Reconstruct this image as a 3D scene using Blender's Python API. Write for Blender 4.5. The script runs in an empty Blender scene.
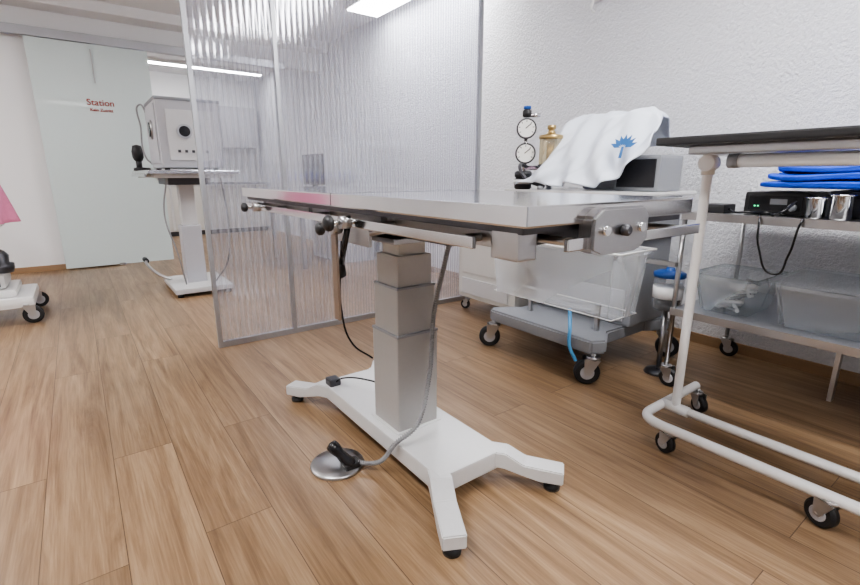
import bpy, bmesh, math, random
from mathutils import Vector, Matrix
random.seed(4)
S = bpy.context.scene
COL = S.collection
try:
    S.view_settings.look = 'AgX - Medium High Contrast'
except Exception: pass

# ------------------------------------------------------------------ materials
def newmat(name):
    m = bpy.data.materials.new(name); m.use_nodes = True
    nt = m.node_tree
    return m, nt, nt.nodes['Principled BSDF']

def mat(name, c, rough=.5, metal=0., bump=0., bscale=60., var=.04, stretch=None, emit=None, es=0, coat=0):
    m, nt, b = newmat(name)
    N, L = nt.nodes, nt.links
    tc = N.new('ShaderNodeTexCoord'); mp = N.new('ShaderNodeMapping')
    L.new(tc.outputs['Object'], mp.inputs[0])
    if stretch: mp.inputs['Scale'].default_value = stretch
    nz = N.new('ShaderNodeTexNoise'); nz.inputs['Scale'].default_value = bscale; nz.inputs['Detail'].default_value = 4
    L.new(mp.outputs[0], nz.inputs['Vector'])
    mix = N.new('ShaderNodeMix'); mix.data_type = 'RGBA'
    mix.inputs[6].default_value = (c[0]*(1-var), c[1]*(1-var), c[2]*(1-var), 1)
    mix.inputs[7].default_value = (min(1,c[0]*(1+var)), min(1,c[1]*(1+var)), min(1,c[2]*(1+var)), 1)
    L.new(nz.outputs['Fac'], mix.inputs[0]); L.new(mix.outputs[2], b.inputs['Base Color'])
    b.inputs['Roughness'].default_value = rough; b.inputs['Metallic'].default_value = metal
    if coat: b.inputs['Coat Weight'].default_value = coat
    if bump:
        bp = N.new('ShaderNodeBump'); bp.inputs['Strength'].default_value = bump; bp.inputs['Distance'].default_value = .004
        L.new(nz.outputs['Fac'], bp.inputs['Height']); L.new(bp.outputs[0], b.inputs['Normal'])
    if emit:
        b.inputs['Emission Color'].default_value = (*emit, 1); b.inputs['Emission Strength'].default_value = es
    return m

def floor_mat():
    m, nt, b = newmat('oak_planks'); N, L = nt.nodes, nt.links
    tc = N.new('ShaderNodeTexCoord'); sep = N.new('ShaderNodeSeparateXYZ'); cmb = N.new('ShaderNodeCombineXYZ')
    L.new(tc.outputs['Object'], sep.inputs[0])
    L.new(sep.outputs[1], cmb.inputs[0]); L.new(sep.outputs[0], cmb.inputs[1])
    br = N.new('ShaderNodeTexBrick'); br.offset = .37; br.offset_frequency = 2
    br.inputs['Scale'].default_value = 1; br.inputs['Mortar Size'].default_value = .0014; br.inputs['Mortar Smooth'].default_value = .2
    br.inputs['Brick Width'].default_value = 1.6; br.inputs['Row Height'].default_value = .19
    br.inputs['Color1'].default_value = (0, 0, 0, 1); br.inputs['Color2'].default_value = (1, 1, 1, 1); br.inputs['Mortar'].default_value = (.5, .5, .5, 1)
    L.new(cmb.outputs[0], br.inputs['Vector'])
    add = N.new('ShaderNodeVectorMath'); add.operation = 'MULTIPLY_ADD'
    add.inputs[1].default_value = (.55, 9, 1); L.new(cmb.outputs[0], add.inputs[0])
    sc = N.new('ShaderNodeVectorMath'); sc.operation = 'SCALE'; sc.inputs['Scale'].default_value = 13
    L.new(br.outputs['Color'], sc.inputs[0]); L.new(sc.outputs[0], add.inputs[2])
    n1 = N.new('ShaderNodeTexNoise'); n1.inputs['Scale'].default_value = 2.2; n1.inputs['Detail'].default_value = 9; n1.inputs['Roughness'].default_value = .66; n1.inputs['Distortion'].default_value = .9
    L.new(add.outputs[0], n1.inputs['Vector'])
    mp = N.new('ShaderNodeVectorMath'); mp.operation = 'MULTIPLY'; mp.inputs[1].default_value = (5, 150, 1); L.new(cmb.outputs[0], mp.inputs[0])
    n2 = N.new('ShaderNodeTexNoise'); n2.inputs['Scale'].default_value = 1.2; n2.inputs['Detail'].default_value = 5; L.new(mp.outputs[0], n2.inputs['Vector'])
    cr = N.new('ShaderNodeValToRGB'); L.new(n1.outputs['Fac'], cr.inputs[0])
    e = cr.color_ramp.elements
    e[0].position = .30; e[0].color = (.175, .103, .055, 1); e[1].position = .70; e[1].color = (.42, .29, .178, 1)
    x = e.new(.5); x.color = (.305, .198, .114, 1)
    m2 = N.new('ShaderNodeMix'); m2.data_type = 'RGBA'; m2.blend_type = 'MULTIPLY'; m2.inputs[0].default_value = .5
    cr2 = N.new('ShaderNodeValToRGB'); cr2.color_ramp.elements[0].position = .3; cr2.color_ramp.elements[0].color = (.6, .56, .52, 1); cr2.color_ramp.elements[1].position = .6
    L.new(n2.outputs['Fac'], cr2.inputs[0]); L.new(cr.outputs[0], m2.inputs[6]); L.new(cr2.outputs[0], m2.inputs[7])
    m3 = N.new('ShaderNodeMix'); m3.data_type = 'RGBA'; m3.blend_type = 'MULTIPLY'; m3.inputs[0].default_value = 1
    cr3 = N.new('ShaderNodeValToRGB'); cr3.color_ramp.elements[0].color = (.80, .79, .78, 1); cr3.color_ramp.elements[1].color = (1.0, 1.0, 1.0, 1)
    L.new(br.outputs['Color'], cr3.inputs[0]); L.new(m2.outputs[2], m3.inputs[6]); L.new(cr3.outputs[0], m3.inputs[7])
    m4 = N.new('ShaderNodeMix'); m4.data_type = 'RGBA'; L.new(br.outputs['Fac'], m4.inputs[0]); L.new(m3.outputs[2], m4.inputs[6]); m4.inputs[7].default_value = (.10, .06, .035, 1)
    L.new(m4.outputs[2], b.inputs['Base Color'])
    b.inputs['Roughness'].default_value = .32
    bp = N.new('ShaderNodeBump'); bp.inputs['Strength'].default_value = .15; bp.inputs['Distance'].default_value = .002
    L.new(n2.outputs['Fac'], bp.inputs['Height']); L.new(bp.outputs[0], b.inputs['Normal'])
    return m

def plaster_mat():
    m, nt, b = newmat('rough_plaster'); N, L = nt.nodes, nt.links
    tc = N.new('ShaderNodeTexCoord')
    v = N.new('ShaderNodeTexNoise'); v.inputs['Scale'].default_value = 60; v.inputs['Detail'].default_value = 5; v.inputs['Roughness'].default_value = .6
    L.new(tc.outputs['Object'], v.inputs['Vector'])
    b.inputs['Base Color'].default_value = (.78, .79, .83, 1); b.inputs['Roughness'].default_value = .9
    bp = N.new('ShaderNodeBump'); bp.inputs['Strength'].default_value = 1.0; bp.inputs['Distance'].default_value = .022
    L.new(v.outputs['Fac'], bp.inputs['Height']); L.new(bp.outputs[0], b.inputs['Normal'])
    return m

def poly_mat():
    m, nt, b = newmat('polycarbonate_sheet'); N, L = nt.nodes, nt.links
    tc = N.new('ShaderNodeTexCoord')
    wv = N.new('ShaderNodeTexWave'); wv.wave_type = 'BANDS'; wv.bands_direction = 'X'; wv.inputs['Scale'].default_value = 9
    wv.inputs['Distortion'].default_value = .5; wv.inputs['Detail'].default_value = 1
    L.new(tc.outputs['Object'], wv.inputs['Vector'])
    cr = N.new('ShaderNodeValToRGB'); cr.color_ramp.elements[0].position = .0; cr.color_ramp.elements[0].color = (.13, .13, .13, 1)
    cr.color_ramp.elements[1].position = 1; cr.color_ramp.elements[1].color = (.34, .34, .34, 1)
    L.new(wv.outputs['Fac'], cr.inputs[0])
    tr = N.new('ShaderNodeBsdfTransparent'); tr.inputs[0].default_value = (.93, .935, .96, 1)
    tl = N.new('ShaderNodeBsdfTranslucent'); tl.inputs[0].default_value = (.72, .73, .80, 1)
    df = N.new('ShaderNodeBsdfDiffuse'); df.inputs[0].default_value = (.55, .56, .62, 1)
    gl = N.new('ShaderNodeBsdfGlossy'); gl.inputs['Roughness'].default_value = .08; gl.inputs[0].default_value = (.95, .95, 1, 1)
    bp = N.new('ShaderNodeBump'); bp.inputs['Strength'].default_value = .35; bp.inputs['Distance'].default_value = .002
    L.new(wv.outputs['Fac'], bp.inputs['Height']); L.new(bp.outputs[0], gl.inputs['Normal'])
    a = N.new('ShaderNodeMixShader'); a.inputs[0].default_value = .5; L.new(tl.outputs[0], a.inputs[1]); L.new(df.outputs[0], a.inputs[2])
    a2 = N.new('ShaderNodeMixShader'); a2.inputs[0].default_value = .5; L.new(a.outputs[0], a2.inputs[1]); L.new(gl.outputs[0], a2.inputs[2])
    c = N.new('ShaderNodeMixShader'); L.new(cr.outputs[0], c.inputs[0]); L.new(tr.outputs[0], c.inputs[1]); L.new(a2.outputs[0], c.inputs[2])
    L.new(c.outputs[0], N['Material Output'].inputs[0]); N.remove(b)
    return m

def clearplastic(name, tint=(.9, .93, .95), milky=.3, rise=.5):
    m, nt, b = newmat(name); N, L = nt.nodes, nt.links
    tr = N.new('ShaderNodeBsdfTransparent'); tr.inputs[0].default_value = (*tint, 1)
    b.inputs['Base Color'].default_value = (*tint, 1); b.inputs['Roughness'].default_value = .07
    lw = N.new('ShaderNodeLayerWeight'); lw.inputs[0].default_value = .22
    mr = N.new('ShaderNodeMapRange'); mr.inputs['To Min'].default_value = milky; mr.inputs['To Max'].default_value = min(1, milky+rise)
    L.new(lw.outputs['Facing'], mr.inputs[0])
    mx = N.new('ShaderNodeMixShader'); L.new(mr.outputs[0], mx.inputs[0]); L.new(tr.outputs[0], mx.inputs[1]); L.new(b.outputs[0], mx.inputs[2])
    L.new(mx.outputs[0], N['Material Output'].inputs[0])
    return m

FLOOR = floor_mat(); PLASTER = plaster_mat(); POLY = poly_mat()
WALL = mat('white_paint', (.82, .82, .83), .85, bump=.05, bscale=200, var=.01)
WALLG = mat('reflection_dimming_grey', (.42, .43, .45), .85, bump=.05, bscale=200, var=.01)  # for the unseen wall behind the camera, greyed so the steel reflects darker
CEIL = mat('ceiling_paint', (.84, .84, .86), .9, var=.01)
OAKTRIM = mat('oak_trim', (.33, .21, .12), .5, bscale=6, stretch=(1, 1, 20), var=.2)
STEEL = mat('brushed_steel', (.66, .66, .67), .13, 1, bump=.02, bscale=30, stretch=(30, .6, 1), var=.05)
STEEL2 = mat('satin_steel', (.47, .47, .48), .28, 1, var=.05)
CHROME = mat('chrome', (.68, .68, .69), .12, 1, var=.02)
DARKST = mat('dark_steel', (.10, .10, .11), .4, .8)
ALU = mat('aluminium_profile', (.46, .47, .50), .38, .85, var=.04)
GREY = mat('column_grey_paint', (.36, .35, .34), .42, var=.03)
COLTOP = mat('column_light', (.46, .455, .45), .4)
LGREY = mat('light_grey_enamel', (.60, .60, .605), .35, var=.03, coat=.2)
MGREY = mat('mid_grey_plastic', (.26, .27, .29), .5, var=.05)
APPL = mat('appliance_grey', (.46, .46, .49), .45, var=.03)
WHITE = mat('white_enamel', (.80, .80, .80), .3, var=.02, coat=.3)
OFFW = mat('off_white_plastic', (.66, .65, .62), .45, var=.03)
BLACK = mat('black_rubber', (.018, .018, .02), .45, var=.2)
BLACKG = mat('black_gloss', (.015, .015, .018), .2, var=.2)
CABLE = mat('grey_cable', (.26, .26, .27), .5)
BLUE = mat('blue_fabric', (.01, .07, .60), .6, bump=.3, bscale=30, var=.2)
BLUEP = mat('blue_plastic', (.03, .12, .45), .35)
PINK = mat('pink_fabric', (.80, .27, .45), .8, bump=.3, bscale=40, var=.1)
CLOTH = mat('white_towel', (.72, .77, .86), .9, bump=.35, bscale=160, var=.03)
BRASS = mat('brass', (.50, .37, .18), .3, 1)
FROST = mat('frosted_glass', (.60, .68, .68), .30, var=.02, coat=.2)
RED = mat('red_brown_print', (.30, .04, .03), .6)
PAPER = mat('paper', (.85, .85, .85), .8)
GLASS = clearplastic('clear_plastic', milky=.05, rise=.45)
BIN = clearplastic('milky_bin_plastic', (.94, .96, .98), .09, .45)
AMBER = clearplastic('amber_jar', (.85, .78, .62), .2)
DIAL = mat('dial_face', (.85, .85, .83), .4)
LED = mat('led_panel', (1, 1, 1), .5, emit=(1, .99, .985), es=37)
GREEN = mat('green_led', (.1, .8, .3), .4, emit=(.1, 1, .4), es=2)
CARD = mat('bronze_tube', (.30, .24, .20), .35, .7)

# ------------------------------------------------------------------ geometry helpers
class Grp:
    def __init__(s, name, loc=(0, 0, 0)):
        s.e = bpy.data.objects.new(name, None); s.e.location = loc; s.e.empty_display_size = .1
        COL.objects.link(s.e); s.inv = Matrix.Translation(Vector(loc)).inverted()
    def add(s, o):
        o.parent = s.e; o.matrix_parent_inverse = s.inv; return o

def obj(name, bm, m, g=None, smooth=False, loc=(0, 0, 0), rot=None):
    me = bpy.data.meshes.new(name); bmesh.ops.recalc_face_normals(bm, faces=bm.faces[:]); bm.to_mesh(me); bm.free()
    o = bpy.data.objects.new(name, me); COL.objects.link(o); o.location = loc
    if rot: o.rotation_euler = rot
    if m: me.materials.append(m)
    if smooth:
        for p in me.polygons: p.use_smooth = True
    if g: g.add(o)
    return o

def box(name, a, b, m, g=None, bev=.003, rot=None):
    c = [(a[i]+b[i])/2 for i in range(3)]; s = [abs(b[i]-a[i]) for i in range(3)]
    bm = bmesh.new(); bmesh.ops.create_cube(bm, size=1)
    for v in bm.verts: v.co = Vector((v.co.x*s[0], v.co.y*s[1], v.co.z*s[2]))
    bev = min(bev, min(s)*.45)
    if bev > 0: bmesh.ops.bevel(bm, geom=bm.edges[:], offset=bev, segments=2, affect='EDGES', profile=.7)
    return obj(name, bm, m, g, False, c, rot)

def rod(name, p, q, r, m, g=None, seg=20, r2=None, bev=0):
    p, q = Vector(p), Vector(q); d = q-p
    bm = bmesh.new(); bmesh.ops.create_cone(bm, cap_ends=True, segments=seg, radius1=r, radius2=r if r2 is None else r2, depth=d.length)
    if bev:
        es = [e for e in bm.edges if any(len(f.verts) > 4 for f in e.link_faces)]
        bmesh.ops.bevel(bm, geom=es, offset=bev, segments=2, affect='EDGES')
    o = obj(name, bm, m, g, False, (p+q)/2)
    o.rotation_euler = d.to_track_quat('Z', 'Y').to_euler()
    for f in o.data.polygons:
        if len(f.vertices) <= 4: f.use_smooth = True
    return o

def lathe(name, prof, m, g=None, loc=(0, 0, 0), seg=28, rot=None):
    bm = bmesh.new(); rings = []
    for r, z in prof:
        rings.append([bm.verts.new((r*math.cos(2*math.pi*i/seg), r*math.sin(2*math.pi*i/seg), z)) for i in range(seg)])
    for a, b in zip(rings, rings[1:]):
        for i in range(seg): bm.faces.new((a[i], a[(i+1) % seg], b[(i+1) % seg], b[i]))
    if prof[0][0] > 1e-4: bm.faces.new(rings[0])
    if prof[-1][0] > 1e-4: bm.faces.new(rings[-1])
    bmesh.ops.remove_doubles(bm, verts=bm.verts[:], dist=1e-5)
    o = obj(name, bm, m, g, True, loc, rot)
    return o

def tube(name, pts, r, m, g=None, cyclic=False, poly=False):
    cu = bpy.data.curves.new(name, 'CURVE'); cu.dimensions = '3D'; cu.bevel_depth = r; cu.bevel_resolution = 4; cu.use_fill_caps = True
    if poly:
        sp = cu.splines.new('POLY'); sp.points.add(len(pts)-1)
        for p, c in zip(sp.points, pts): p.co = (*c, 1)
    else:
        sp = cu.splines.new('BEZIER'); sp.bezier_points.add(len(pts)-1)
        for p, c in zip(sp.bezier_points, pts): p.co = c; p.handle_left_type = p.handle_right_type = 'AUTO'
        sp.resolution_u = 10
    sp.use_cyclic_u = cyclic
    cu.materials.append(m)
    o = bpy.data.objects.new(name, cu); COL.objects.link(o)
    if g: g.add(o)
    return o

def catmull(pts, n=20):
    P = [Vector(p) for p in pts]; P = [P[0]*2-P[1]]+P+[P[-1]*2-P[-2]]; out = []
    for i in range(1, len(P)-2):
        a, b, c, d = P[i-1:i+3]
        for k in range(n):
            t = k/n
            out.append(.5*((2*b)+(c-a)*t+(2*a-5*b+4*c-d)*t*t+(3*b-a-3*c+d)*t**3))
    out.append(P[-2]); return out

def coil(name, pts, R, r, pitch, m, g):
    path = catmull(pts, 40); out = []; acc = 0
    for a, b in zip(path, path[1:]):
        d = (b-a); L_ = d.length
        if L_ < 1e-6: continue
        t = d/L_; u = t.cross(Vector((0.3, 1, .2))).normalized(); v = t.cross(u)
        steps = max(1, int(L_/pitch*8))
        for k in range(steps):
            s = acc+L_*k/steps; an = 2*math.pi*s/pitch
            out.append(tuple(a+d*k/steps+u*R*math.cos(an)+v*R*math.sin(an)))
        acc += L_
    return tube(name, out, r, m, g, poly=True)

def rounded(pts, r, n=6):
    out = [Vector(pts[0])]
    for i in range(1, len(pts)-1):
        a, b, c = Vector(pts[i-1]), Vector(pts[i]), Vector(pts[i+1])
        p = b+(a-b).normalized()*r; q = b+(c-b).normalized()*r
        for k in range(n+1):
            t = k/n; out.append((1-t)**2*p+2*t*(1-t)*b+t*t*q)
    out.append(Vector(pts[-1])); return [tuple(v) for v in out]

def prism(name, prof, axis, lo, hi, m, g=None, bev=.004):
    bm = bmesh.new()
    def P(u, v, w):
        return {'Y': (u, w, v), 'X': (w, u, v), 'Z': (u, v, w)}[axis]
    A = [bm.verts.new(P(u, v, lo)) for u, v in prof]; B = [bm.verts.new(P(u, v, hi)) for u, v in prof]
    bm.faces.new(A); bm.faces.new(B[::-1]); n = len(prof)
    for i in range(n): bm.faces.new((A[i], A[(i+1) % n], B[(i+1) % n], B[i]))
    bmesh.ops.recalc_face_normals(bm, faces=bm.faces[:])
    if bev: bmesh.ops.bevel(bm, geom=bm.edges[:], offset=bev, segments=2, affect='EDGES')
    return obj(name, bm, m, g)

def caster(g, x, y, top, r, ang=0., wm=BLACK, n=''):
    dx, dy = math.cos(ang), math.sin(ang)
    ax = Vector((-dy, dx, 0))
    c = Vector((x+dx*r*.45, y+dy*r*.45, r)); w = r*.38
    rod('wheel'+n, c-ax*w, c+ax*w, r, wm, g, 28, bev=r*.14)
    rod('hub'+n, c-ax*(w+.003), c+ax*(w+.003), r*.55, APPL, g, 20, bev=.002)
    rod('axle'+n, c-ax*(w+.011), c+ax*(w+.011), r*.14, STEEL2, g, 12)
    for s in (-1, 1):
        o = c+ax*s*(w+.006)
        bm = bmesh.new()
        P = [(r*.22, -r*.15), (-r*.22, -r*.15), (-r*.95, r*1.12), (r*.3, r*1.2)]
        vs = []
        for t in (-.0025, .0025):
            vs.append([bm.verts.new((o.x+u*dx+ax.x*t, o.y+u*dy+ax.y*t, o.z+v)) for u, v in P])
        bm.faces.new(vs[0]); bm.faces.new(vs[1][::-1])
        for i in range(4): bm.faces.new((vs[0][i], vs[0][(i+1) % 4], vs[1][(i+1) % 4], vs[1][i]))
        obj('fork'+n, bm, STEEL2, g)
    rod('swivel'+n, (x, y, r*2.08), (x, y, r*2.35), r*.55, STEEL2, g)
    if top > r*2.35: rod('stem'+n, (x, y, r*2.2), (x, y, top), r*.22, STEEL2, g)

def openbin(name, a, b, m, g=None, taper=.03):
    bm = bmesh.new()
    def ring(ins, z):
        return [(a[0]+ins, a[1]+ins, z), (b[0]-ins, a[1]+ins, z), (b[0]-ins, b[1]-ins, z), (a[0]+ins, b[1]-ins, z)]
    R = [ring(taper, a[2]), ring(0, b[2]), ring(-.012, b[2]), ring(-.012, b[2]-.015)]
    V = [[bm.verts.new(p) for p in r] for r in R]
    bm.faces.new(V[0])
    for r0, r1 in zip(V, V[1:]):
        for i in range(4): bm.faces.new((r0[i], r0[(i+1) % 4], r1[(i+1) % 4], r1[i]))
    es = [e for e in bm.edges if abs(e.verts[0].co.z-e.verts[1].co.z) > .005]
    bmesh.ops.bevel(bm, geom=es, offset=.03, segments=4, affect='EDGES')
    return obj(name, bm, m, g, True)

# ------------------------------------------------------------------ room
XR, YB, XL, YF, ZC = 2.97, 6.5, -3.4, -2.6, 2.7
Y2 = 9.6
box('floor', (XL-.2, YF-.2, -.1), (XR+.2, Y2+.2, 0), FLOOR, bev=0)
box('ceiling', (XL-.2, YF-.2, ZC), (XR+.2, Y2+.2, ZC+.1), CEIL, bev=0)
box('wall_right', (XR, YF, 0), (XR+.15, Y2, ZC), PLASTER, bev=0)
box('wall_left', (XL-.15, YF, 0), (XL, Y2, ZC), WALL, bev=0)
box('wall_front', (XL, YF-.15, 0), (XR, YF, ZC), WALLG, bev=0)
box('wall_rear', (XL, Y2, 0), (XR, Y2+.15, ZC), WALL, bev=0)
box('wall_back', (XL, YB, 0), (.35, YB+.12, ZC), WALL, bev=0)
box('wall_header', (.35, YB, 2.38), (XR, YB+.12, ZC), WALL, bev=0)
box('baseboard_right', (XR-.016, YF, 0), (XR, YB, .06), OAKTRIM, bev=.003)
box('baseboard_back', (XL, YB-.016, 0), (.35, YB, .06), OAKTRIM, bev=.003)
box('trim_1', (XL, YB-.28, 2.60), (XR, YB, ZC), WALL, bev=.004)

g = Grp('door_1', (.33, 6.44, 0))
box('glass_leaf', (-.19, 6.41, .015), (.86, 6.425, 2.33), FROST, g, .002)
box('rail', (-2.6, 6.385, 2.335), (2.4, 6.465, 2.42), ALU, g, .006)
box('rail_bracket', (-2.6, 6.46, 2.35), (2.4, 6.5, 2.41), ALU, g)
box('handle', (.79, 6.385, .95), (.81, 6.40, 1.25), STEEL2, g)
box('edge_handle', (.335, 6.395, 1.95), (.345, 6.41, 2.28), STEEL2, g)
box('floor_guide', (.30, 6.395, 0), (.36, 6.44, .03), STEEL2, g)
def text(name, s, size, loc, m, g, rot=(math.pi/2, 0, 0)):
    cu = bpy.data.curves.new(name, 'FONT'); cu.body = s; cu.size = size; cu.align_x = 'CENTER'; cu.extrude = .0008; cu.offset = .001; cu.materials.append(m)
    o = bpy.data.objects.new(name, cu); o.location = loc; o.rotation_euler = rot; COL.objects.link(o); g.add(o)
text('sign_station', 'Station', .088, (.36, 6.406, 1.73), RED, g)
text('sign_sub', 'Kein Zutritt', .042, (.36, 6.406, 1.67), RED, g)

def lamp(name, cx, cy, sx, sy, z=ZC):
    g = Grp(name, (cx, cy, z))
    box('housing', (cx-sx/2-.02, cy-sy/2-.02, z-.05), (cx+sx/2+.02, cy+sy/2+.02, z), WHITE, g, .003)
    box('diffuser', (cx-sx/2, cy-sy/2, z-.062), (cx+sx/2, cy+sy/2, z-.049), LED, g, 0)
lamp('divider_glow_light', -.6, 1.0, .35, 1.6)
lamp('divider_glow_light', 1.9, .3, .35, 1.5)
lamp('divider_glow_light', -1.6, 4.3, .35, 1.6)
lamp('divider_glow_light', 2.68, 4.0, .35, 1.6)  # added panel, placed to put a bright patch on the divider's upper right
lamp('divider_glow_light', .6, -1.6, 1.6, .35)
lamp('divider_glow_light', 1.35, 8.6, 2.9, .10)
lamp('divider_glow_light', -.6, 7.4, .9, .3)

# ------------------------------------------------------------------ partition
g = Grp('room_divider', (1.6, 2.89, 0))
x0, x1, xm, yp, zt = .575, 2.61, 1.035, 2.89, 2.3
bm = bmesh.new()
for yy in (yp-.008, yp+.008):
    vs = [bm.verts.new(p) for p in ((x0, yy, .03), (x1, yy, .03), (x1, yy, zt), (x0, yy, zt))]; bm.faces.new(vs)
o = obj('sheet', bm, POLY, g)
for xx, w in ((x0, .024), (xm, .024), (x1, .030)):
    box('post', (xx-w/2, yp-.014, 0), (xx+w/2, yp+.014, zt), ALU, g, .002)
box('bottom_profile', (x0, yp-.013, 0), (x1, yp+.013, .035), ALU, g, .002)
box('top_profile', (x0, yp-.013, zt-.02), (x1, yp+.013, zt+.02), ALU, g, .002)
bm = bmesh.new()
n = 92
for i in range(1, n):
    xx = x0+(x1-x0)*i/n
    vs = [bm.verts.new(p) for p in ((xx, yp-.0075, .03), (xx, yp+.0075, .03), (xx, yp+.0075, zt-.02), (xx, yp-.0075, zt-.02))]; bm.faces.new(vs)
obj('flute_webs', bm, clearplastic('flute_plastic', (.84, .85, .90), .18, .3), g)

# ------------------------------------------------------------------ main operating table
g = Grp('operating_table', (.89, 1.37, 0))
TX0, TX1, TY0, TY1, TZ = .60, 1.175, .54, 2.22, .951
box('top_slab', (TX0, TY0, TZ-.038), (TX1, TY1, TZ), STEEL, g, .004)
box('top_joint', (TX0-.0006, 1.30, TZ-.036), (TX1+.0006, 1.303, TZ+.0006), DARKST, g, 0)
box('underpan_shade', (TX0+.015, TY0+.02, TZ-.052), (TX1-.015, TY1-.02, TZ-.034), DARKST, g, .003)  # dark material paints in the shadow band between top and rails
for xx in (.68, 1.10): box('frame_beam', (xx-.02, TY0+.10, .860), (xx+.02, TY1-.08, .900), STEEL2, g, .003)
for yy in (.66, 1.10, 1.60, 2.10): box('frame_cross', (.66, yy-.02, .862), (1.12, yy+.02, .896), DARKST, g)
for xx, s in ((.592, -1), (1.188, 1)):
    box('accessory_rail', (xx-.005, TY0+.12, .866), (xx+.005, TY1-.10, .889), CHROME, g, .002)
    for yy in (.72, 1.05, 1.45, 1.85, 2.08):
        rod('rail_spacer', (xx, yy, .878), (.68 if s < 0 else 1.10, yy, .878), .009, STEEL2, g)
box('end_rail', (.70, TY0-.012, .866), (1.20, TY0-.002, .889), CHROME, g, .002)
for xx in (.74, 1.14): rod('end_spacer', (xx, TY0-.006, .878), (xx, TY0+.14, .878), .009, STEEL2, g)
prism('end_bracket', [(.755, .862), (.755, .925), (.785, .943), (.925, .943), (.945, .925), (.945, .872), (.915, .852), (.785, .852)], 'Y', TY0-.024, TY0+.012, STEEL2, g, .005)
for xx in (.79, .91): rod('bracket_bolt', (xx, TY0-.032, .90), (xx, TY0-.022, .90), .009, CHROME, g)
rod('bracket_knob', (.85, TY0-.040, .898), (.85, TY0-.022, .898), .011, DARKST, g, bev=.003)
box('corner_bracket_low', (.615, TY0+.03, .85), (.665, TY0+.10, .905), STEEL2, g, .004)
def knob(x, y, z, d=-1, r=.022):
    rod('clamp_block', (x-.012*d, y, z), (x+.018*d, y, z), .018, STEEL2, g)
    rod('knob_stem', (x+.015*d, y, z), (x+.045*d, y, z), .006, CHROME, g)
    lathe('knob', [(0, 0), (.8*r, .001), (r, .006), (r, .016), (.7*r, .022), (0, .024)], BLACK, g, (x+.04*d, y, z), rot=(0, math.pi/2*d, 0))
knob(.59, 1.19, .876); knob(.59, 1.98, .878, r=.018); knob(.60, 1.27, .853, r=.018); knob(1.19, .7, .878, 1)
rod('knob_arm', (.60, 1.20, .86), (.62, 1.30, .72), .009, BLACKG, g)
rod('knob_ball', (.61, 1.29, .75), (.625, 1.305, .70), .017, BLACK, g, bev=.004)
box('hanging_bar', (.588, 1.255, .575), (.596, 1.285, .87), CARD, g, .001)
box('hanging_bar_thin', (.64, 1.385, .62), (.65, 1.40, .86), STEEL2, g, .001)
box('head_plate', (.74, 1.18, .80), (1.04, 1.52, .818), STEEL2, g, .003)
box('head_channel', (.78, .98, .818), (.82, 1.75, .86), DARKST, g, .003)
box('head_channel', (.96, .98, .818), (1.00, 1.75, .86), DARKST, g, .003)
rod('pivot_shaft', (.70, 1.35, .84), (1.08, 1.35, .84), .016, CHROME, g)
rod('actuator', (.89, 1.42, .80), (.89, 2.0, .87), .022, DARKST, g)
rod('actuator_rod', (.89, 1.95, .864), (.89, 2.12, .885), .010, CHROME, g)
rod('tilt_link', (.70, 1.02, .88), (.70, 1.40, .80), .010, STEEL2, g)
rod('tilt_link', (.70, 1.40, .80), (.70, 1.75, .88), .010, STEEL2, g)
rod('tilt_handle', (.66, .80, .86), (.80, .98, .82), .008, CHROME, g)
box('side_plate', (.69, 1.24, .79), (.70, 1.46, .87), STEEL2, g, .002)
cx, cy = .882, 1.345
def col(nm, h, z0, z1, m=GREY): box(nm, (cx-h, cy-h, z0), (cx+h, cy+h, z1), m, g, .008)
col('column_lower', .084, .115, .475); col('column_mid', .077, .47, .64); col('column_upper', .069, .635, .745, COLTOP); col('column_inner', .054, .74, .80, OFFW)
box('column_cap', (cx-.0855, cy-.0855, .468), (cx+.0855, cy+.0855, .477), MGREY, g, .002)
box('column_cap_mid', (cx-.0785, cy-.0785, .633), (cx+.0785, cy+.0785, .641), MGREY, g, .002)
box('column_foot_plate', (cx-.095, cy-.095, .117), (cx+.095, cy+.095, .123), LGREY, g, .002)
box('base_beam', (.758, .975, .055), (1.028, 1.83, .119), LGREY, g, .008)
# splayed, cranked legs at the beam corners
def leg(nm, root, tip):
    root, tip = Vector((*root, 0)), Vector((*tip, 0)); d = (tip-root); Lg = d.length; d.normalize(); w = Vector((-d.y, d.x, 0))
    prof = [(0, .062), (0, .118), (.115, .118), (.175, .086), (Lg, .078), (Lg, .034), (Lg-.075, .034), (.165, .048), (.11, .062)]
    bm = bmesh.new(); R = []
    for s in (-.034, .034): R.append([bm.verts.new(root+d*u+w*s+Vector((0, 0, v))) for u, v in prof])
    bm.faces.new(R[0]); bm.faces.new(R[1][::-1]); n = len(prof)
    for i in range(n): bm.faces.new((R[0][i], R[0][(i+1) % n], R[1][(i+1) % n], R[1][i]))
    bmesh.ops.recalc_face_normals(bm, faces=bm.faces[:])
    bmesh.ops.bevel(bm, geom=bm.edges[:], offset=.0035, segments=2, affect='EDGES')
    obj(nm, bm, LGREY, g)
    f = tip-d*.035
    lathe('levelling_foot', [(0, 0), (.026, 0), (.027, .014), (.016, .022), (.010, .026), (.010, .036), (0, .036)], BLACK, g, (f.x, f.y, 0))
leg('leg_near_left', (.815, 1.075), (.675, .802)); leg('leg_near_right', (.965, 1.06), (1.150, .822))
leg('leg_far_left', (.815, 1.73), (.672, 1.985)); leg('leg_far_right', (.965, 1.73), (1.145, 1.985))
pc = [(.905, 1.10, .87), (.905, 1.15, .72), (.895, 1.19, .55), (.88, 1.19, .36), (.82, 1.17, .20), (.745, 1.20, .130), (.715, 1.26, .04), (.655, 1.33, .022)]
tube('spiral_core', [tuple(v) for v in catmull(pc, 12)], .0058, CABLE, g, poly=True)
coil('spiral_cable', pc, .0065, .0026, .0085, CABLE, g)
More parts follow.
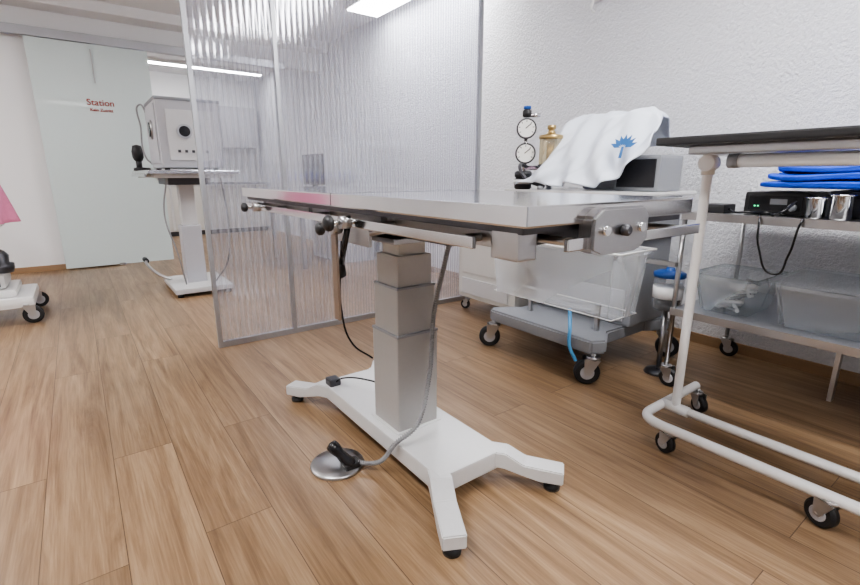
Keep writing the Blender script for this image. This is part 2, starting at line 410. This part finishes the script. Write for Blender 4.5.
tube('power_cable', [(.72, 1.47, .86), (.69, 1.44, .72), (.68, 1.43, .55), (.72, 1.44, .42), (.80, 1.44, .345)], .0035, BLACKG, g)
tube('mains_cable', [(.79, 1.76, .13), (.80, 1.70, .17), (.85, 1.55, .20), (.88, 1.44, .20)], .0035, BLACKG, g)
box('mains_plug', (.762, 1.745, .118), (.812, 1.80, .15), DARKST, g, .008)

g = Grp('foot_pedal', (.615, 1.38, 0))
lathe('disc', [(0, 0), (.093, 0), (.095, .006), (.090, .012), (.03, .017), (0, .018)], STEEL2, g, (.615, 1.385, 0), 48)
lathe('grip', [(0, 0), (.018, 0), (.026, .014), (.020, .038), (.017, .065), (.022, .095), (.020, .112), (0, .120)], BLACKG, g, (.645, 1.330, .012), rot=(-.34, -.58, 0))
box('grip_base', (.612, 1.310, .010), (.675, 1.36, .032), BLACK, g, .01)

# ------------------------------------------------------------------ overbed instrument table
g = Grp('overbed_table', (1.8, .5, 0))
D = -.026
box('worktop', (1.56, -.45, 1.122+D), (2.06, .86, 1.147+D), BLACK, g, .006)
box('top_frame', (1.66, -.40, 1.095+D), (1.94, .80, 1.124+D), STEEL2, g, .005)
rod('adjust_bar', (1.66, -.4, 1.072+D), (1.66, .65, 1.072+D), .020, WHITE, g)
rod('adjust_bar_end', (1.66, .64, 1.072+D), (1.66, .67, 1.072+D), .022, MGREY, g)
tube('post', [(1.80, .79, .10), (1.80, .79, 1.10+D)], .0165, WHITE, g, poly=True)
rod('post_collar', (1.80, .79, 1.03+D), (1.80, .79, 1.10+D), .022, OFFW, g)
rod('post_joint', (1.775, .79, 1.07+D), (1.825, .79, 1.07+D), .028, WHITE, g)
tube('base_front_tube', rounded([(1.62, -.45, .105), (1.62, .84, .105), (1.96, .84, .105), (2.08, .84, .105)], .09, 8), .018, WHITE, g, poly=True)
tube('base_inner_tube', [(1.80, -.45, .105), (1.80, .84, .105)], .0165, WHITE, g, poly=True)
rod('foot_weld', (1.80, .74, .105), (1.80, .84, .105), .021, WHITE, g)
caster(g, 1.63, .72, .10, .038, 1.3, n='_a'); caster(g, 1.62, .25, .10, .043, 1.2, n='_b'); caster(g, 2.06, .82, .10, .038, -2.0, n='_c'); caster(g, 1.8, -.4, .10, .036, .6, n='_d')

# ------------------------------------------------------------------ two-tier trolley
g = Grp('instrument_trolley', (2.55, .3, 0))
for z in (.84, .39):
    box('shelf', (2.2, -.5, z-.012), (2.9, 1.05, z), STEEL2 if z > .5 else ALU, g, .002)
    box('shelf_lip', (2.195, -.5, z-.03), (2.203, 1.05, z+.004), STEEL2, g, .001)
for xx, yy in ((2.21, 1.04), (2.88, 1.04), (2.21, -.45), (2.88, -.45)):
    rod('leg', (xx, yy, .12), (xx, yy, .90 if yy > 0 else .86), .011, STEEL2, g)
    caster(g, xx, yy, .13, .045, -1.5)
box('support_strip', (2.21, .41, .16), (2.245, .425, .36), STEEL2, g, .001)
g = Grp('storage_bin', (2.45, .88, .39))
openbin('bin_body', (2.26, .74, .392), (2.62, 1.00, .565), GLASS, g)
for i in range(30):
    a = random.uniform(0, 3.14); cx_, cy_ = random.uniform(2.36, 2.52), random.uniform(.82, .93); z_ = .402+.004*i
    d = Vector((math.cos(a), math.sin(a), random.uniform(-.15, .15)))*.055
    rod('packed_tube', Vector((cx_, cy_, z_))-d, Vector((cx_, cy_, z_))+d, .008, PAPER if i % 4 else MGREY, g, 10)
g = Grp('storage_bin', (2.45, .4, .39))
openbin('bin_body', (2.26, .12, .392), (2.70, .68, .57), BIN, g)
box('bin_lid', (2.245, .105, .572), (2.715, .695, .584), BIN, g, .005)
g = Grp('infusion_pump', (2.5, .75, .84))
box('body', (2.34, .63, .841), (2.66, .86, .935), BLACK, g, .012)
box('panel', (2.332, .65, .86), (2.342, .84, .92), BLACKG, g, .003)
box('display', (2.328, .70, .885), (2.334, .76, .908), MGREY, g, .001)
for k in range(2): box('led', (2.328, .80+.012*k, .875), (2.333, .805+.012*k, .88), GREEN, g, 0)
lathe('dial_knob', [(0, 0), (.016, 0), (.014, .014), (0, .015)], MGREY, g, (2.333, .68, .875), rot=(0, -math.pi/2, 0))
g = Grp('equipment_case', (2.55, .3, .84))
box('case', (2.36, -.1, .841), (2.8, .58, .945), DARKST, g, .015)
box('case_lid', (2.355, -.105, .915), (2.805, .585, .93), BLACK, g, .005)
# folded blue drape: stacked soft layers with wavy edges
g = Grp('blue_drape', (2.5, .5, .95))
for L_ in range(3):
    bm = bmesh.new(); bmesh.ops.create_icosphere(bm, subdivisions=5, radius=1)
    for v in bm.verts:
        c = v.co.copy(); n = (abs(c.x)**7+abs(c.y)**7+abs(c.z)**4)**(1/6.5); c /= max(n, .001)
        w = math.sin(7*c.y+3*c.x+L_*2)+.7*math.sin(12*c.x-4*c.y+L_)
        v.co = Vector((2.50+(.20-.008*L_)*c.x+.006*w, .37+(.45-.03*L_)*c.y+.006*w, .966+.030*L_+.018*c.z+(.004*w if L_ else 0)))
    obj('drape_layer', bm, BLUE, g, True)
def cup(x, y, h, r):
    g = Grp('steel_cup', (x, y, .84))
    lathe('cup', [(0, .0), (r-.004, 0), (r, .006), (r+.001, h-.007), (r+.005, h-.004), (r+.005, h), (r-.002, h), (r-.003, .01), (0, .01)], CHROME, g, (x, y, .841))
cup(2.26, .585, .080, .030); cup(2.265, .51, .092, .034); cup(2.25, .40, .05, .032)
g = Grp('charger', (2.3, .93, .84))
box('block', (2.25, .90, .841), (2.37, 1.0, .88), BLACK, g, .01)
tube('lead', [(2.30, .90, .86), (2.22, .84, .852), (2.21, .80, .855), (2.28, .74, .852), (2.23, .70, .85), (2.30, .66, .90)], .005, BLACKG, g)
tube('hanging_lead', [(2.24, .76, .846), (2.185, .74, .83), (2.17, .72, .72), (2.19, .66, .62), (2.175, .62, .70), (2.18, .60, .83), (2.23, .60, .846)], .004, BLACKG, g)

# ------------------------------------------------------------------ anaesthesia machine
g = Grp('anesthesia_machine', (2.3, 1.6, 0))
prism('chassis', [(1.97, 1.22), (2.10, 1.30), (2.45, 1.30), (2.58, 1.22), (2.62, 1.26), (2.62, 1.94), (2.58, 2.0), (2.45, 1.90), (2.10, 1.90), (1.95, 2.0), (1.90, 1.96), (1.90, 1.26)], 'Z', .155, .225, MGREY, g, .010)
for xx, yy, an in ((1.93, 1.26, 2.35), (1.92, 1.94, 2.35), (2.57, 1.25, -1), (2.57, 1.95, 1)):
    caster(g, xx, yy, .16, .062, an)
box('cabinet', (2.24, 1.27, .225), (2.58, 1.93, .70), MGREY, g, .015)
box('drawer', (2.225, 1.31, .25), (2.242, 1.89, .42), APPL, g, .006)
for yy in (1.30, 1.90): box('upright', (2.50, yy-.02, .6), (2.55, yy+.02, .93), ALU, g, .004)
box('worktop', (2.08, 1.18, .905), (2.60, 2.06, .925), LGREY, g, .008)
box('undershelf_unit', (2.20, 1.24, .70), (2.58, 1.86, .90), MGREY, g, .01)
GX, GY = 2.20, 2.015
rod('gauge_column', (GX, GY, .925), (GX, GY, 1.33), .012, CHROME, g)
F = Vector((-.72, -.69, 0)).normalized(); SD = Vector((.69, -.72, 0))
def gauge(z, r):
    c = Vector((GX, GY, z))
    rod('gauge_body', c, c+F*.035, r, DARKST, g, 36, bev=.003)
    rod('gauge_face', c+F*.035, c+F*.037, r*.84, DIAL, g, 32)
    rod('gauge_needle', c+F*.039-SD*r*.1, c+F*.039+SD*r*.45+Vector((0, 0, r*.45)), .0025, BLACK, g, 8)
    for k in range(7):
        a = -2.1+k*.7; d = SD*math.sin(a)+Vector((0, 0, math.cos(a)))
        rod('gauge_tick', c+F*.0375+d*r*.62, c+F*.0375+d*r*.78, .002, BLACK, g, 6)
gauge(1.270, .058); gauge(1.130, .060)
lathe('valve_top', [(0, 0), (.02, 0), (.026, .008), (.026, .036), (.016, .044), (0, .046)], BLACK, g, (GX, GY, 1.335))
lathe('valve_cap', [(0, 0), (.022, 0), (.022, .016), (0, .02)], BLUEP, g, (GX, GY, 1.38))
rod('valve_side', (GX, GY, 1.345), (GX+.05, GY-.06, 1.345), .012, CHROME, g)
box('gauge_manifold', (2.19, 1.84, 1.035), (2.24, 2.03, 1.06), CHROME, g, .004)
lathe('absorber_jar', [(0, 0), (.060, 0), (.063, .004), (.063, .135), (.060, .14)], AMBER, g, (2.24, 1.86, 1.065))
lathe('absorber_core', [(0, 0), (.022, 0), (.022, .13), (0, .13)], BRASS, g, (2.24, 1.86, 1.07))
lathe('absorber_cap', [(0, 0), (.066, 0), (.068, .006), (.068, .020), (.028, .028), (.016, .05), (.024, .055), (.024, .075), (0, .078)], BRASS, g, (2.24, 1.86, 1.205))
lathe('absorber_base', [(0, 0), (.04, 0), (.068, .02), (.068, .035), (0, .036)], DARKST, g, (2.24, 1.86, 1.03))
rod('absorber_stand', (2.24, 1.86, .925), (2.24, 1.86, 1.04), .018, CHROME, g)
tube('breathing_hose', [(2.22, 2.0, 1.05), (2.12, 1.98, 1.06), (2.10, 1.90, .98), (2.18, 1.84, .94)], .010, DARKST, g)
rod('vaporizer', (2.13, 1.96, .925), (2.13, 1.96, .99), .050, BLACK, g, 28, bev=.006)
rod('vaporizer_ring', (2.13, 1.96, .955), (2.13, 1.96, .980), .054, LGREY, g, 28)
lathe('vaporizer_dial', [(0, 0), (.04, 0), (.050, .01), (.050, .032), (.038, .042), (0, .043)], BLACK, g, (2.13, 1.96, .988))
lathe('flow_knob', [(0, 0), (.018, 0), (.016, .02), (0, .021)], MGREY, g, (2.10, 1.80, .926))
box('monitor', (2.26, 1.21, .925), (2.48, 1.45, 1.10), MGREY, g, .015)
box('monitor_screen', (2.252, 1.23, .945), (2.262, 1.43, 1.08), BLACKG, g, .004)
box('ventilator', (2.42, 1.48, .925), (2.54, 1.76, 1.27), MGREY, g, .02)
box('bracket_bar', (2.13, 1.02, .60), (2.16, 1.30, .62), STEEL2, g, .003)
tube('corrugated_hose', [(1.93, 1.42, .35), (1.89, 1.38, .26), (1.88, 1.37, .18), (1.90, 1.34, .10)], .009, mat('light_blue_hose', (.10, .35, .65), .4), g)
openbin('basket', (1.84, 1.12, .36), (2.11, 1.93, .67), BIN, g, .025)
tube('basket_rim', [(1.83, 1.11, .672), (2.12, 1.11, .672), (2.12, 1.94, .672), (1.83, 1.94, .672)], .005, WHITE, g, True, True)
tube('basket_foot_rim', [(1.87, 1.15, .362), (2.08, 1.15, .362), (2.08, 1.90, .362), (1.87, 1.90, .362)], .003, WHITE, g, True, True)
for yy in (1.3, 1.7): box('basket_hook', (2.10, yy-.01, .60), (2.25, yy+.01, .615), STEEL2, g)
for yy in (1.35, 1.8): box('basket_bracket', (2.06, yy-.012, .222), (2.08, yy+.012, .362), STEEL2, g)

# towel draped over it
g = Grp('towel', (2.3, 1.55, 1.3))
prof = [(2.63, 1.16), (2.62, 1.22), (2.59, 1.29), (2.54, 1.325), (2.42, 1.335), (2.35, 1.30), (2.25, 1.17), (2.17, 1.03), (2.12, .955)]
def lerp(a, b, t): return a+(b-a)*t
NV, NU = 80, 70
bm = bmesh.new(); rows = []
segs = len(prof)-1
for i in range(NV+1):
    row = []
    for j in range(NU+1):
        u = j/NU
        smax = 1-.22*max(0, (u-.6)/.4)**1.3
        s = i/NV*smax
        t = s*segs; k = min(int(t), segs-1); f = t-k
        px_, pz_ = lerp(prof[k][0], prof[k+1][0], f), lerp(prof[k][1], prof[k+1][1], f)
        yl = lerp(1.80, 1.97, max(0, (s-.45)/.55)**1.1); yr = lerp(1.34, 1.15, max(0, (s-.45)/.55)) + .02*math.sin(s*9)
        y = lerp(yl, yr, u)
        amp = .005+.040*max(0, (s-.42))
        q = u*1.2+s*.9
        w = amp*(math.sin(14*q)+.7*math.sin(27*u-12*s+1)+.5*math.sin(9*u+13*s)+.6*abs(math.sin(22*q+2)))
        edge = -.10*max(0, (.12-u)/.12)**2-.06*max(0, (u-.88)/.12)**2
        row.append(bm.verts.new((px_-w*.9-(.02 if .4 < s else 0), y, pz_+edge*(.6 if s < .7 else .1)+w*.35)))
    rows.append(row)
for a, b in zip(rows, rows[1:]):
    for j in range(NU): bm.faces.new((a[j], a[j+1], b[j+1], b[j]))
tw = obj('cloth', bm, CLOTH, g, True); md = tw.modifiers.new('s', 'SOLIDIFY'); md.thickness = .006
bm = bmesh.new()
C = Vector((2.165, 1.36, 1.13)); up = Vector((.42, 0, .9)).normalized(); rt = Vector((0, -1, 0))
for k in range(7):
    a = -1.2+k*.4
    d = up*math.cos(a)+rt*math.sin(a); pr = up*(-math.sin(a))+rt*math.cos(a)
    pts = [d*.014, d*.042+pr*.012, d*.075, d*.042-pr*.012]
    bm.faces.new([bm.verts.new(C+p) for p in pts])
bm.faces.new([bm.verts.new(C+p) for p in (up*.010-rt*.006, up*.010+rt*.006, -up*.05+rt*.012, -up*.05-rt*.004)])
obj('emblem', bm, mat('emblem_thread', (.04, .15, .38), .8), g).modifiers.new('s', 'SOLIDIFY').thickness = .002

# suction jar
g = Grp('suction_canister', (2.33, 1.14, 0))
lathe('jar', [(0, 0), (.06, 0), (.066, .01), (.070, .16), (.066, .17)], BIN, g, (2.33, 1.135, .345))
lathe('contents', [(0, 0), (.058, 0), (.063, .085), (0, .085)], DARKST, g, (2.33, 1.135, .35))
lathe('label', [(.0685, .06), (.0712, .12)], PAPER, g, (2.33, 1.135, .345))
lathe('lid', [(0, 0), (.074, 0), (.074, .02), (.05, .03), (.02, .032), (.02, .045), (0, .046)], BLUEP, g, (2.33, 1.135, .513))
tube('holder', [(2.40, 1.14, .46), (2.38, 1.17, .46), (2.33, 1.21, .46)], .006, CHROME, g)
rod('stand', (2.33, 1.135, .02), (2.33, 1.135, .346), .012, STEEL2, g)
lathe('stand_foot', [(0, 0), (.07, 0), (.06, .015), (.02, .025), (0, .026)], DARKST, g, (2.33, 1.135, 0))

# oxygen concentrator cabinet
g = Grp('oxygen_concentrator', (2.45, 2.4, 0))
box('body', (2.28, 2.12, .10), (2.70, 2.72, .70), OFFW, g, .04)
box('front_panel', (2.268, 2.18, .30), (2.285, 2.66, .64), OFFW, g, .006)
box('lower_grille', (2.268, 2.18, .14), (2.285, 2.66, .26), LGREY, g, .006)
box('handle', (2.30, 2.3, .69), (2.34, 2.54, .73), MGREY, g, .01)
for xx, yy in ((2.33, 2.18), (2.33, 2.66), (2.65, 2.18), (2.65, 2.66)): caster(g, xx, yy, .11, .036, 2)

g = Grp('wall_hook', (2.95, 2.14, 2.2))
box('plate', (2.945, 2.10, 2.12), (2.97, 2.17, 2.40), WHITE, g, .006)
tube('hook', [(2.95, 2.135, 2.16), (2.91, 2.135, 2.11), (2.90, 2.135, 2.06), (2.925, 2.135, 2.05)], .008, WHITE, g)

# ------------------------------------------------------------------ second treatment table (back left)
g = Grp('treatment_table', (.8, 4.7, 0))
box('top', (.46, 4.15, 1.015), (1.12, 5.35, 1.045), STEEL, g, .006)
box('frame', (.50, 4.2, .985), (1.08, 5.3, 1.015), LGREY, g, .004)
box('edge_rail', (.445, 4.25, .995), (.455, 5.25, 1.015), CHROME, g, .002)
for yy in (4.35, 5.15): rod('spacer', (.45, yy, 1.005), (.56, yy, 1.005), .008, STEEL2, g)
box('column_lower', (.70, 4.57, .07), (.86, 4.73, .58), APPL, g, .01)
box('column_upper', (.72, 4.59, .58), (.84, 4.71, .93), LGREY, g, .008)
box('head', (.62, 4.4, .93), (.94, 4.95, .985), DARKST, g, .006)
box('base_plate', (.56, 4.32, .03), (1.02, 5.0, .075), LGREY, g, .012)
for xx in (.60, .98):
    for yy in (4.36, 4.96): rod('foot', (xx, yy, 0), (xx, yy, .032), .025, BLACK, g)
tube('pedal_lever', [(.60, 4.8, .08), (.52, 4.9, .12), (.45, 5.1, .20), (.47, 5.25, .21)], .012, STEEL2, g)
rod('pedal_pad', (.46, 5.18, .21), (.46, 5.32, .21), .022, BLACK, g)
tube('cable', [(.6, 4.3, .99), (.55, 4.3, .7), (.6, 4.25, .4), (.66, 4.4, .1)], .006, CABLE, g)
tube('cable', [(1.0, 4.3, .99), (1.02, 4.28, .6), (.98, 4.25, .3), (.9, 4.4, .1)], .006, BLACKG, g)
g = Grp('microscope_joystick', (.5, 5.1, 1.045))
rod('stalk', (.50, 5.05, 1.045), (.50, 5.05, 1.15), .024, BLACK, g)
lathe('grip', [(0, 0), (.030, .0), (.044, .03), (.046, .08), (.034, .13), (0, .14)], BLACK, g, (.50, 5.05, 1.13))
lathe('base', [(0, 0), (.07, 0), (.065, .025), (0, .03)], BLACK, g, (.52, 5.05, 1.046))
g = Grp('tabletop_autoclave', (.75, 4.5, 1.045))
box('body', (.58, 4.28, 1.062), (1.04, 4.85, 1.58), APPL, g, .02)
box('front', (.568, 4.32, 1.10), (.582, 4.81, 1.54), APPL, g, .006)
box('top_cover', (.575, 4.275, 1.565), (1.045, 4.855, 1.59), MGREY, g, .01)
rod('port_ring', (.57, 4.52, 1.36), (.555, 4.52, 1.36), .075, STEEL2, g, 32)
rod('port', (.556, 4.52, 1.36), (.548, 4.52, 1.36), .055, BLACKG, g, 32)
box('face_panel', (.64, 4.268, 1.12), (.99, 4.282, 1.50), LGREY, g, .006)
rod('face_port', (.76, 4.27, 1.34), (.76, 4.255, 1.34), .055, STEEL2, g, 32)
rod('face_port_dark', (.76, 4.256, 1.34), (.76, 4.25, 1.34), .04, BLACKG, g, 32)
for k in range(5): box('button', (.70+.05*k, 4.262, 1.18), (.72+.05*k, 4.27, 1.20), DARKST, g, 0)
for yy in (4.34, 4.8):
    for xx in (.62, .98): rod('foot', (xx, yy, 1.044), (xx, yy, 1.065), .02, BLACK, g)
tube('hose', [(.58, 4.78, 1.50), (.54, 4.82, 1.58), (.53, 4.84, 1.4), (.54, 4.84, 1.15), (.58, 4.84, 1.10)], .007, CABLE, g)

# ------------------------------------------------------------------ left mobile cart
g = Grp('mobile_stand', (-.6, 4.45, 0))
box('base', (-.95, 4.17, .115), (-.33, 4.72, .19), WHITE, g, .03)
box('base_step', (-.9, 4.22, .19), (-.42, 4.67, .24), WHITE, g, .03)
for xx, yy, an in ((-.38, 4.2, .1), (-.37, 4.70, .3), (-.9, 4.2, 2), (-.9, 4.7, 2)): caster(g, xx, yy, .12, .060, an)
rod('post', (-.65, 4.45, .25), (-.65, 4.45, .70), .025, WHITE, g)
box('device', (-.85, 4.28, .24), (-.47, 4.64, .34), LGREY, g, .03)
box('device_panel', (-.82, 4.272, .26), (-.50, 4.284, .32), BLACK, g, .004)
lathe('motor', [(0, 0), (.09, 0), (.10, .03), (.10, .06), (.075, .07), (.08, .12), (.06, .15), (.03, .17), (0, .17)], DARKST, g, (-.52, 4.45, .335))
box('shelf', (-.84, 4.26, .66), (-.44, 4.64, .68), WHITE, g, .006)
g = Grp('pink_cloth', (-.6, 4.45, .7))
bm = bmesh.new(); rings = []; n = 64
for k in range(19):
    t = k/18; z = 1.17-.485*t; r = .05+.16*t**.40
    ring = []
    for i in range(n):
        a = 2*math.pi*i/n; rr = r*(1+.12*t*math.sin(7*a+1)+.06*t*math.sin(13*a))
        ring.append(bm.verts.new((-.595+rr*1.05*math.cos(a), 4.45+rr*math.sin(a), z-(.02*math.sin(3*a)+.01)*t*(1-t)*3)))
    rings.append(ring)
bm.faces.new(rings[0])
for a, b in zip(rings, rings[1:]):
    for i in range(n): bm.faces.new((a[i], a[(i+1) % n], b[(i+1) % n], b[i]))
obj('drape', bm, PINK, g, True).modifiers.new('s', 'SOLIDIFY').thickness = .004

# ------------------------------------------------------------------ furniture in next room
g = Grp('lab_counter', (1.6, 9.3, 0))
box('cabinets', (.2, 9.0, .08), (2.9, 9.58, .86), WHITE, g, .004)
box('plinth', (.25, 9.04, 0), (2.85, 9.58, .08), DARKST, g, .002)
box('counter', (.18, 8.97, .86), (2.92, 9.59, .90), MGREY, g, .004)
for k in range(5):
    box('door', (.22+.54*k, 8.985, .1), (.72+.54*k, 9.0, .84), OFFW, g, .003)
    box('pull', (.40+.54*k, 8.965, .76), (.54+.54*k, 8.985, .775), STEEL2, g, .002)
g = Grp('wall_cabinet', (1.6, 9.4, 1.8))
for k in range(4): box('unit', (.3+.65*k, 9.26, 1.5), (.93+.65*k, 9.59, 2.2), MGREY if k == 2 else APPL, g, .005)
g = Grp('computer_monitor', (1.9, 5.6, 0))
g2 = Grp('side_desk', (2.4, 5.4, 0))
box('desk_top', (1.9, 4.9, .74), (2.93, 5.9, .77), WHITE, g2, .004)
for xx, yy in ((1.93, 4.93), (1.93, 5.87), (2.9, 4.93), (2.9, 5.87)): box('desk_leg', (xx-.02, yy-.02, 0), (xx+.02, yy+.02, .74), ALU, g2, .003)
box('drawer_unit', (2.4, 5.0, 0), (2.85, 5.8, .735), APPL, g2, .004)
box('screen', (2.3, 5.2, .90), (2.34, 5.75, 1.25), BLACKG, g, .008)
box('stand', (2.32, 5.44, .78), (2.36, 5.51, .95), DARKST, g, .004)
box('stand_base', (2.24, 5.36, .77), (2.44, 5.59, .785), DARKST, g, .004)

# ------------------------------------------------------------------ world + camera
w = bpy.data.worlds.new('World'); S.world = w; w.use_nodes = True
w.node_tree.nodes['Background'].inputs[0].default_value = (.8, .87, 1, 1); w.node_tree.nodes['Background'].inputs[1].default_value = .6
cam = bpy.data.cameras.new('Camera'); co = bpy.data.objects.new('Camera', cam); COL.objects.link(co)
co.location = (0, 0, 1.0); co.rotation_euler = (math.radians(90-13.92), 0, math.radians(-36.5))
cam.sensor_width = 36; cam.lens = 470/860*36; cam.clip_start = .02
S.camera = co
